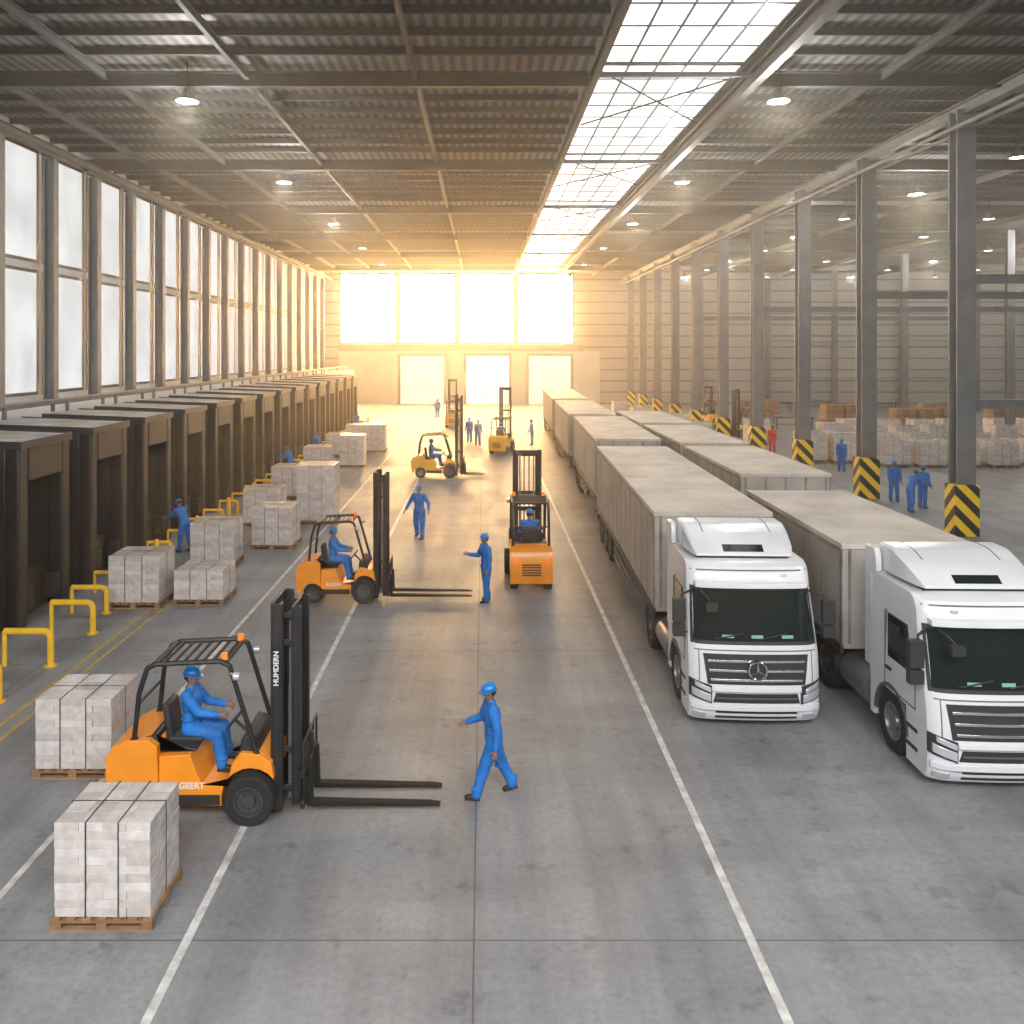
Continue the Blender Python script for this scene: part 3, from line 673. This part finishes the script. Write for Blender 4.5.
    if emblem:
        def f(b):
            c=V((0,-.06,1.06)); r=.15
            ring=[c+V((math.cos(2*math.pi*i/24),0,math.sin(2*math.pi*i/24)))*r for i in range(25)]
            tube(b,ring,.018,6)
            for k in range(3):
                a=math.pi/2+k*2*math.pi/3; d=V((math.cos(a),0,math.sin(a))); cyl(b,c,c+d*r,.030,.006,8)
        cp('emblem',f,'chrome',smooth=True)
        cp('emblem_plate',lambda b:cyl(b,(0,-.045,1.06),(0,.03,1.06),.155,seg=24),'blackplastic')
    bm=NB()
    for s in (-1,1): box(bm,s*.42-.05,s*.42+.05,.5,5.1,.72,.98)
    for y in (1.0,2.4,3.2,4.9): box(bm,-.42,.42,y,y+.12,.75,.92)
    cyl(bm,(-.9,1.38,.5),(.9,1.38,.5),.07); cyl(bm,(-.9,4.1,.5),(.9,4.1,.5),.09); box(bm,-.5,.5,3.7,4.5,.98,1.04)
    ch=part(t,'tractor_chassis',bm,'chassis')
    for s in (-1,1):
        bm=NB(); lathe(bm,[(.001,-.55),(.28,-.55),(.30,-.5),(.30,.5),(.28,.55),(.001,.55)],(s*.86,2.85,.62),'y',20); part(ch,'fuel_tank',bm,'rim',smooth=True)
        wheel(ch,(s*.95,1.38,.50),.50,.30,'x','rim'); wheel(ch,(s*.90,4.1,.50),.50,.52,'x','rimdark')
        bm=NB(); pts=arch(4.1,.50,.60,0,180,12)+arch(4.1,.50,.56,180,0,12); prism(bm,pts,'x',min(s*.66,s*1.16),max(s*.66,s*1.16)); part(ch,'mudguard',bm,'blackplastic')
    trailer_parts(t,ty,L,top)
    return t
TR1=truck((4.66,14.45,0),-2.,12.,3.12,'white articulated truck with round front emblem and long grey trailer',ty=3.2)
TR2=truck((7.68,12.35,0),-1.2,5.9,2.95,'white articulated truck with grey trailer parked beside another truck',False,ty=3.1)
g='parked cargo trailers'
def lone(loc,rz,L,top):
    t=thing('cargo_trailer','long grey box trailer with pale roof parked in line','trailer',loc,rz,g)
    trailer_parts(t,0,L,top,'box'); return t
lone((5.35,31.4,0),-2,10.8,3.2); lone((5.6,43.6,0),-1.5,12,3.2); lone((5.9,57.5,0),-1.5,14,3.2)
lone((8.15,22.9,0),-.5,6.6,3.15); lone((8.3,30.6,0),-.5,7.2,3.15); lone((8.4,39.0,0),-.5,7.5,3.15)
# ------------------------------------------------------------------ pallet loads
def pallet_load(w,d,h,layers,cx,cy,label,mt='carton',seed=1,cat='pallet load',jit=.005):
    rnd=random.Random(seed)
    t=thing('pallet_load',label,cat,(0,0,0),0)
    bm=NB(); W=w/2+.03; Dd=d/2+.03
    for i in range(7): x=-W+i*(2*W-.1)/6; box(bm,x,x+.1,-Dd,Dd,.115,.14)
    for y in (-Dd,-.05,Dd-.1):
        box(bm,-W,W,y,y+.1,.09,.115); box(bm,-W,W,y,y+.1,0,.02)
        for x in (-W,-.06,W-.12): box(bm,x,x+.12,y,y+.1,.02,.09)
    part(t,'pallet',bm,'wood')
    bm=NB(); lh=(h-.14)/layers
    for l in range(layers):
        c_x=cx if l%2==0 or cx<3 else cx-1
        c_y=cy if l%2==0 or cy<3 else cy-1
        for i in range(c_x):
            for j in range(c_y):
                if 0<i<c_x-1 and 0<j<c_y-1 and l<layers-1: continue
                j1,j2=[rnd.uniform(-jit,jit) for _ in range(2)]
                x0=-w/2+i*w/c_x; y0=-d/2+j*d/c_y
                box(bm,x0+.0008+j1,x0+w/c_x-.0008+j1,y0+.0008+j2,y0+d/c_y-.0008+j2,.14+l*lh+.001,.14+(l+1)*lh-.001)
    part(t,'carton_stack',bm,mt,.002,seg=1)
    bm=NB()
    e=.014
    for x in (-w*.17,w*.17):
        box(bm,x-.006,x+.006,-d/2-e,-d/2-e+.004,.1,h+.01); box(bm,x-.006,x+.006,d/2+e-.004,d/2+e,.1,h+.01); box(bm,x-.006,x+.006,-d/2-e,d/2+e,h+.006,h+.010)
    for y in (0,):
        box(bm,-w/2-e,-w/2-e+.004,y-.006,y+.006,.1,h+.01); box(bm,w/2+e-.004,w/2+e,y-.006,y+.006,.1,h+.01); box(bm,-w/2-e,w/2+e,y-.006,y+.006,h+.0105,h+.014)
    part(t,'strap',bm,'strap'); return t
LAB='shrink-wrapped grey cartons strapped on a wooden pallet'
pA=pallet_load(1.08,.9,1.2,11,4,4,LAB,seed=2); pA.location=(-4.27,9.98,0)
pB=pallet_load(1.15,1.0,1.2,10,4,4,LAB,seed=5); pB.location=(-6.22,13.4,0)
pC=pallet_load(1.25,1.1,.88,6,4,4,'low load of wrapped cartons on a wooden pallet',seed=8); pC.location=(-7.25,22.2,0)
pD=pallet_load(1.4,1.2,2.2,14,4,3,'tall double load of wrapped cartons on pallet',seed=11); pD.location=(-6.25,32.3,0)
grp='wrapped pallet loads by the docks'
pB['group']=grp
for (x,y,s,rz) in ((-8.78,21.9,1.1,0),(-8.1,25.9,1.12,2),(-6.85,28.2,1.15,-2),(-8.15,31.8,1.15,0),(-8.5,37.5,1.2,0),(-8.7,45,1.2,0),(-8.8,52,1.2,0),(-8.6,58,1.2,0)):
    clone(pB,(x,y,0),rz,scale=(s,s,s))
for (x,y) in ((-7.3,47.8),(-6.9,54.6)): clone(pD,(x,y,0),0,scale=(.95,.95,.8))
grp='wrapped pallet loads in side aisle'
rg=random.Random(4)
for r_,(y,xs_) in enumerate(((47.5,(23.,24.9,26.8,28.7,31)),(52,(24.5,26.6,28.7,30.8,32.9)),(57,(26,28.3,30.5,32.7,35)),(62.5,(27,29.5,32,34.5,38,40.5)))):
    for x in xs_:
        c=clone(rg.choice((pA,pB,pC)),(x+rg.uniform(-.1,.1),y+rg.uniform(-.3,.3),0),rg.uniform(-3,3),scale=(1.35,1.35,1.2)); c['group']=grp; c['label']=LAB
for (x,y) in ((18.9,49.2),(20.7,49.),(14.2,56),(14.4,63),(13,70),(18.8,58.5),(22.5,55),(12.6,78)):
    c=clone(pB,(x,y,0),0,scale=(1.25,1.25,1.5)); c['group']=grp
pE=pallet_load(1.6,1.3,1.5,3,3,2,'brown cardboard boxes stacked on a pallet','brownbox',3); pE.location=(36,73,0); pE['group']='brown box stacks'
for (x,y) in ((38,73),(40.2,73.5),(32,78),(34,78.4),(46,76),(48,76),(50,80),(26.,84),(29,86),(42.,80)): clone(pE,(x,y,0),rg.uniform(-5,5))
wb=thing('workbench','dark steel workbench with shelf in side aisle','workbench',(29.5,68,0),0,'dark workbenches')
bm=NB(); box(bm,-1.6,1.6,-.5,.5,.9,1.0); part(wb,'worktop',bm,'chassis',.01)
bm=NB(); box(bm,-1.5,1.5,-.4,.4,.35,.4); part(wb,'shelf',bm,'steel')
for x in (-1.5,1.42):
    for y in (-.45,.37):
        bm=NB(); box(bm,x,x+.08,y,y+.08,0,.9); part(wb,'leg',bm,'chassis')
for (x,y) in ((33.5,68.2),(25.5,70),(31,90),(44,68),(48.5,68),(36,92),(42,90),(25,78)): clone(wb,(x,y,0))
# ------------------------------------------------------------------ people
def make_person(pose,label,top='blue',helmet=True,loc=(0,0,0),rz=0,group=None,vox=.013):
    bk=pose.get('bulk',1.12)
    tp=R(pose.get('lean',4)); up=V((0,math.sin(tp),math.cos(tp))); fw=V((0,math.cos(tp),-math.sin(tp)))
    P0=V((0,0,0)); J={}
    low=1e9
    for s,k in ((-1,'L'),(1,'R')):
        th,kn,sp=pose['leg'+k]
        hip=P0+V((s*.095,0,-.03)); o=R(sp)
        d1=V((s*math.sin(o),math.cos(o)*math.sin(R(th)),-math.cos(o)*math.cos(R(th))))
        kp=hip+d1*.42; a2=R(th-kn); d2=V((s*math.sin(o*.5),math.cos(o*.5)*math.sin(a2),-math.cos(o*.5)*math.cos(a2)))
        ap=kp+d2*.41; J['hip'+k]=hip;J['kn'+k]=kp;J['an'+k]=ap; J['fp'+k]=R(pose.get('foot'+k,0))
        low=min(low,ap.z-.085-max(0,math.sin(abs(J['fp'+k])))*.10)
    base=-low if 'pelvis' not in pose else pose['pelvis'][2]
    off=V((0,0,base)) if 'pelvis' not in pose else V(pose['pelvis'])
    shc=up*.46
    for s,k in ((-1,'L'),(1,'R')):
        p,o,e,o2=pose['arm'+k]
        spt=shc+V((s*.19,0,0))
        d1=V((s*math.sin(R(o)),math.cos(R(o))*math.sin(R(p)),-math.cos(R(o))*math.cos(R(p))))
        el=spt+d1*.28; a=R(p+e)
        d2=V((s*math.sin(R(o2)),math.cos(R(o2))*math.sin(a),-math.cos(R(o2))*math.cos(a)))
        wr=el+d2*.25; J['sh'+k]=spt;J['el'+k]=el;J['wr'+k]=wr;J['hd'+k]=d2
    for k in list(J):
        if isinstance(J[k],V().__class__) and not k.startswith('hd'): J[k]=J[k]+off
    O=off
    hy=R(pose.get('hyaw',0)); hp=R(pose.get('hpitch',8))+tp*.3
    HR=Matrix.Rotation(hy,3,'Z')@Matrix.Rotation(-hp,3,'X')
    hc=O+up*.60+V((0,.02,.075))
    TR=Matrix.Rotation(-tp,3,'X')
    prim=[]
    C=lambda a,ra,b,rb,mi: prim.append(('c',V(a),ra,V(b),rb,mi))
    E=lambda c,r,rot,mi: prim.append(('e',V(c),r,rot,mi))
    q3=lambda a,b,c:(a*bk,b*bk,c)
    E(O+up*.0,q3(.162,.12,.13),TR,0); E(O+up*.15,q3(.15,.112,.15),TR,0); E(O+up*.32+fw*.01,q3(.172,.125,.19),TR,0)
    C(J['shL'],.068*bk,J['shR'],.068*bk,0); C(O+up*.44,.075,O+up*.52,.055,0)
    C(O+up*.50,.052,hc+V((0,0,-.06)),.05,1)
    E(hc,(.075,.095,.112),HR,1); E(hc+HR@V((0,.03,-.06)),(.055,.062,.058),HR,1); E(hc+HR@V((0,-.025,.03)),(.077,.08,.085),HR,1)
    E(hc+HR@V((0,.098,-.015)),(.013,.02,.022),HR,1); E(hc+HR@V((0,.09,.01)),(.009,.012,.03),HR,1)
    for s in (-1,1): E(hc+HR@V((s*.077,-.005,-.01)),(.012,.02,.032),HR,1); E(hc+HR@V((s*.03,.078,.028)),(.026,.014,.010),HR,1)
    for k in 'LR':
        C(J['hip'+k],.105*bk,J['kn'+k],.078*bk,0); C(J['kn'+k],.078*bk,J['an'+k],.063*bk,0)
        C(J['an'+k]+(J['kn'+k]-J['an'+k])*.1,.072*bk,J['an'+k],.068*bk,0)
        C(J['sh'+k],.072*bk,J['el'+k],.058*bk,0); C(J['el'+k],.057*bk,J['wr'+k],.043*bk,0)
        E(J['kn'+k]+V((0,-.01,.02)),(.085*bk,.085*bk,.03),TR,0); E(J['kn'+k]+V((0,0,-.07)),(.078*bk,.08*bk,.022),TR,0); E(J['an'+k]+V((0,0,.09)),(.074*bk,.078*bk,.024),TR,0)
        d=J['hd'+k]; wr=J['wr'+k]
        C(wr,.030,wr+d*.04,.028,1)
        n=V((-1 if k=='R' else 1,0,0)); n=(n-d*n.dot(d)).normalized(); sd=d.cross(n)
        rot=Matrix((sd,d,n)).transposed()
        E(wr+d*.075,(.042,.052,.019),rot,1); J['pn'+k]=n
    E(O+up*.10,q3(.165,.125,.02),TR,0)
    bm=NB()
    for p in prim:
        if p[0]=='c':
            cyl(bm,p[1],p[3],p[2],p[4],14); ell(bm,p[1],(p[2],)*3); ell(bm,p[3],(p[4],)*3)
        else: ell(bm,p[1],p[2],p[3],3)
    me=tomesh(bm,'body',[M[top],M['skin']],fix=False)
    o=bpy.data.objects.new('tmp',me); COL.objects.link(o)
    m=o.modifiers.new('r','REMESH'); m.mode='VOXEL'; m.voxel_size=vox; m.use_smooth_shade=True
    m=o.modifiers.new('s','SMOOTH'); m.factor=.5; m.iterations=4
    dg=bpy.context.evaluated_depsgraph_get(); me2=bpy.data.meshes.new_from_object(o.evaluated_get(dg)); bpy.data.objects.remove(o)
    nf=len(me2.polygons); cen=np.zeros(nf*3); me2.polygons.foreach_get('center',cen); cen=cen.reshape(-1,3)
    best=np.full(nf,1e9); mi=np.zeros(nf,int)
    for p in prim:
        if p[0]=='c':
            a=np.array(p[1]);b=np.array(p[3]); ab=b-a; tt=np.clip(((cen-a)@ab)/(ab@ab),0,1); q=a+tt[:,None]*ab
            dd=np.linalg.norm(cen-q,axis=1)-(p[2]+(p[4]-p[2])*tt); k=p[5]
        else:
            rt=np.array(p[3] if p[3] else Matrix.Identity(3)); q=(cen-np.array(p[1]))@rt/np.array(p[2]); dd=(np.linalg.norm(q,axis=1)-1)*min(p[2]); k=p[4]
        w=dd<best; best[w]=dd[w]; mi[w]=k
    bm=NB(); bm.from_mesh(me2)
    bm.faces.ensure_lookup_table()
    for i,f in enumerate(bm.faces): f.material_index=int(mi[i]); f.smooth=True
    n0=len(bm.faces)
    for k in 'LR':
        d=J['hd'+k]; wr=J['wr'+k]; n=J['pn'+k]; sd=d.cross(n); curl=pose.get('curl',25)
        tdir=1 if (sd.y+sd.z*.6)>0 else -1
        for i,(ln,q) in enumerate(((.072,.030),(.08,.010),(.075,-.010),(.058,-.029))):
            p=wr+d*.105+sd*(q*tdir); dirv=(d+sd*(q*tdir*2.)).normalized(); r=.0098
            for sgm in range(3):
                rotm=Matrix.Rotation(R(curl)*(1 if (Matrix.Rotation(.3,3,sd)@d).dot(n)>0 else -1),3,sd)
                q2=p+dirv*ln*(.42,.32,.26)[sgm]; r2=r*.9
                cyl(bm,p,q2,r,r2,7); ell(bm,q2,(r2,)*3,sub=1); p=q2; r=r2; dirv=rotm@dirv
        p=wr+d*.045+sd*(.030*tdir); dirv=(d*.75+sd*tdir*.7+n*.2).normalized(); r=.0115
        for sgm in range(2):
            q2=p+dirv*(.045,.032)[sgm]; cyl(bm,p,q2,r,r*.88,7); ell(bm,q2,(r*.88,)*3,sub=1); p=q2; r*=.88; dirv=(dirv+d*.4).normalized()
    bm.faces.ensure_lookup_table()
    for f in bm.faces[n0:]: f.material_index=1; f.smooth=True
    me3=bpy.data.meshes.new('body'); bm.to_mesh(me3); bm.free()
    me3.materials.append(M[top]); me3.materials.append(M['skin']); bpy.data.meshes.remove(me2)
    t=thing('person',label,'person',loc,rz,group)
    body=bpy.data.objects.new('body',me3); link(body,t)
    bm=NB(); vs=ell(bm,hc+HR@V((0,-.012,.012)),(.083,.099,.112),HR,3)
    dl=[v for v in bm.verts if (HR.transposed()@(v.co-hc)).z< -.055 or ((HR.transposed()@(v.co-hc)).y>.035 and (HR.transposed()@(v.co-hc)).z<.06)]
    bmesh.ops.delete(bm,geom=dl,context='VERTS'); part(t,'hair',bm,'hair',smooth=True)
    for s in (-1,1):
        bm=NB(); ell(bm,hc+HR@V((s*.029,.083,.008)),(.013,.009,.007),HR,2); part(t,'eye',bm,'eye',smooth=True)
    bm=NB(); ell(bm,hc+HR@V((0,.088,-.055)),(.022,.008,.007),HR,2); part(t,'mouth',bm,'lip',smooth=True)
    if helmet:
        bm=NB(); c=hc+HR@V((0,-.005,.045))
        ell(bm,c,(.100,.122,.098),HR,3)
        dl=[v for v in bm.verts if (HR.transposed()@(v.co-c)).z< -.008]; bmesh.ops.delete(bm,geom=dl,context='VERTS')
        A=[];B=[]
        for i in range(24):
            a=2*math.pi*i/24; x=math.cos(a);y=math.sin(a); ex=1.10+(.30*max(0,y)**2)
            A.append(bm.verts.new(c+HR@V((x*.095,y*.117,-.008)))); B.append(bm.verts.new(c+HR@V((x*.1*ex,y*.122*ex,-.018))))
        for i in range(24): j=(i+1)%24; bm.faces.new((A[i],A[j],B[j],B[i]))
        box_c=[c+HR@V((0,y,.092-.5*y*y*8*.5)) for y in (-.09,-.05,0,.05,.09)]
        tube(bm,box_c,.012,6)
        h=part(t,'hard_hat',bm,'bluehat',smooth=True); sm=h.modifiers.new('sol','SOLIDIFY'); sm.thickness=.004
    bm=NB(); cc=O+up*.515; lathe(bm,[(.062,-.02),(.075,-.03),(.070,.03),(.062,.035)],(0,0,0),'z',18)
    for v in bm.verts: v.co=cc+TR@v.co
    part(t,'collar',bm,top,smooth=True)
    for s in (-1,1):
        bm=NB()
        c=O+up*.36+fw*.128*bk; box(bm,-.045,.045,-.006,.006,-.05,.05)
        for v in bm.verts: v.co=c+TR@(v.co+V((s*.075,0,0)))
        part(t,'chest_pocket',bm,top,.004)
    for k in 'LR':
        bm=NB(); an=J['an'+k]; fp=J['fp'+k]; RM=Matrix.Rotation(fp,3,'X')
        ell(bm,(0,.075,-.045),(.048,.105,.038),sub=3); ell(bm,(0,-.01,-.035),(.045,.06,.048),sub=3); cyl(bm,(0,-.005,-.04),(0,-.0,.06),.05,.054,14); box(bm,-.046,.046,-.062,.17,-.085,-.062)
        for v in bm.verts: v.co=an+RM@v.co
        part(t,'boot',bm,'boot',.006,smooth=True)
    return t
stand=dict(lean=3,legL=(3,3,3),legR=(-2,2,3),armL=(5,8,12,4),armR=(8,8,20,2))
walkL=dict(lean=5,hpitch=12,bulk=1.2,legL=(23,6,1),footL=8,legR=(-16,12,3),footR=-14,armL=(-10,14,18,12),armR=(22,12,58,-14),curl=18)
p1=make_person(walkL,'worker in blue coverall and hard hat walking, one arm extended',loc=(.16,12.4,0),rz=98); p1.scale=(.96,)*3
point=dict(lean=2,hpitch=6,legL=(5,4,3),legR=(-5,5,3),armL=(-4,10,20,6),armR=(22,10,78,5))
p2=make_person(point,'worker in blue coverall standing with raised forearm',loc=(.08,22.,0),rz=112)
walkF=dict(lean=3,hpitch=5,legL=(16,4,9),footL=5,legR=(-12,14,9),footR=-15,armL=(12,38,35,18),armR=(-10,34,28,24))
p3=make_person(walkF,'worker in blue coverall striding with arms held out',loc=(-2.2,29.4,0),rz=160)
p3.scale=(1.06,)*3
sit=dict(lean=-2,hpitch=10,pelvis=(0,0,1.14),legL=(84,76,6),legR=(80,70,6),armL=(38,8,42,-4),armR=(42,8,40,-4),curl=45)
pd=make_person(sit,'driver in blue coverall seated in forklift gripping the wheel',helmet=True,loc=(0,0,0),rz=-90,group='forklift drivers')
pd.location=(F1L[0]-.36,F1L[1],0)
d2=clone(pd,(F2L[0]-.33,F2L[1],0),-90,scale=(.95,.91,.95)); d3=clone(pd,(F3L[0],F3L[1]-.38,0),0,scale=(1.06,1.06,1.06)); d4=clone(pd,(F4L[0]-.36,F4L[1],0),-90); d5=clone(pd,(F5L[0]-.09,F5L[1]-.35,0),-15)
bend=dict(lean=28,hpitch=20,legL=(10,8,5),legR=(-4,8,5),armL=(45,6,25,0),armR=(40,8,35,0))
p4=make_person(bend,'worker in blue coverall leaning forward over dock controls',loc=(-9.6,27.4,0),rz=60)
for (x,y,rz) in ((-9.6,42.6,60),(-9.6,49.9,50)): clone(p4,(x,y,0),rz)
ps=make_person(stand,'worker in blue coverall standing beside the dock',loc=(-9.6,64.9,0),rz=60)
for (x,y,rz,lab) in ((-.35,58,200,'worker in blue coverall standing near forklifts'),(-.95,60,160,'worker in blue coverall standing near forklifts'),(3.35,58.2,100,'worker in blue coverall beside parked trailers'),
    (17.7,36.6,170,'worker in blue coverall standing by steel column'),(19.2,45.5,150,'worker in blue coverall standing among pallet loads'),(18.1,35.,-60,'worker in blue coverall standing with colleague'),(-4.4,82,0,'worker in blue coverall near loading doors')):
    clone(ps,(x,y,0),rz,lab)
clone(p4,(17.2,34.2,0),-70,'worker in blue coverall leaning towards colleague')
pr=make_person(stand,'worker in red clothing standing beyond striped column',top='red',helmet=False,loc=(18.2,53.5,0),rz=160)
# ------------------------------------------------------------------ lights
area('fill_light_front',(0,-8,17),(R(42),0,0),34,10,12500,(1,.99,.98))  # added fill from behind the camera for cab fronts and foreground
area('fill_light_side',(24,8,15.5),(R(8),0,0),14,14,2500,(1,.97,.94))  # added fill over the side aisle, not a roof fitting
w=bpy.data.worlds.new('world'); scene.world=w; w.use_nodes=True
nt=w.node_tree; bg=nt.nodes['Background']
bg.inputs['Color'].default_value=(.9,.95,1,1); bg.inputs['Strength'].default_value=1.
vs=nt.nodes.new('ShaderNodeVolumeScatter'); vs.inputs['Color'].default_value=(1,.91,.76,1)
vs.inputs['Density'].default_value=.0029; vs.inputs['Anisotropy'].default_value=.74
nt.links.new(vs.outputs[0],nt.nodes['World Output'].inputs['Volume'])
scene.view_settings.view_transform='Standard'
scene.view_settings.exposure=0.15
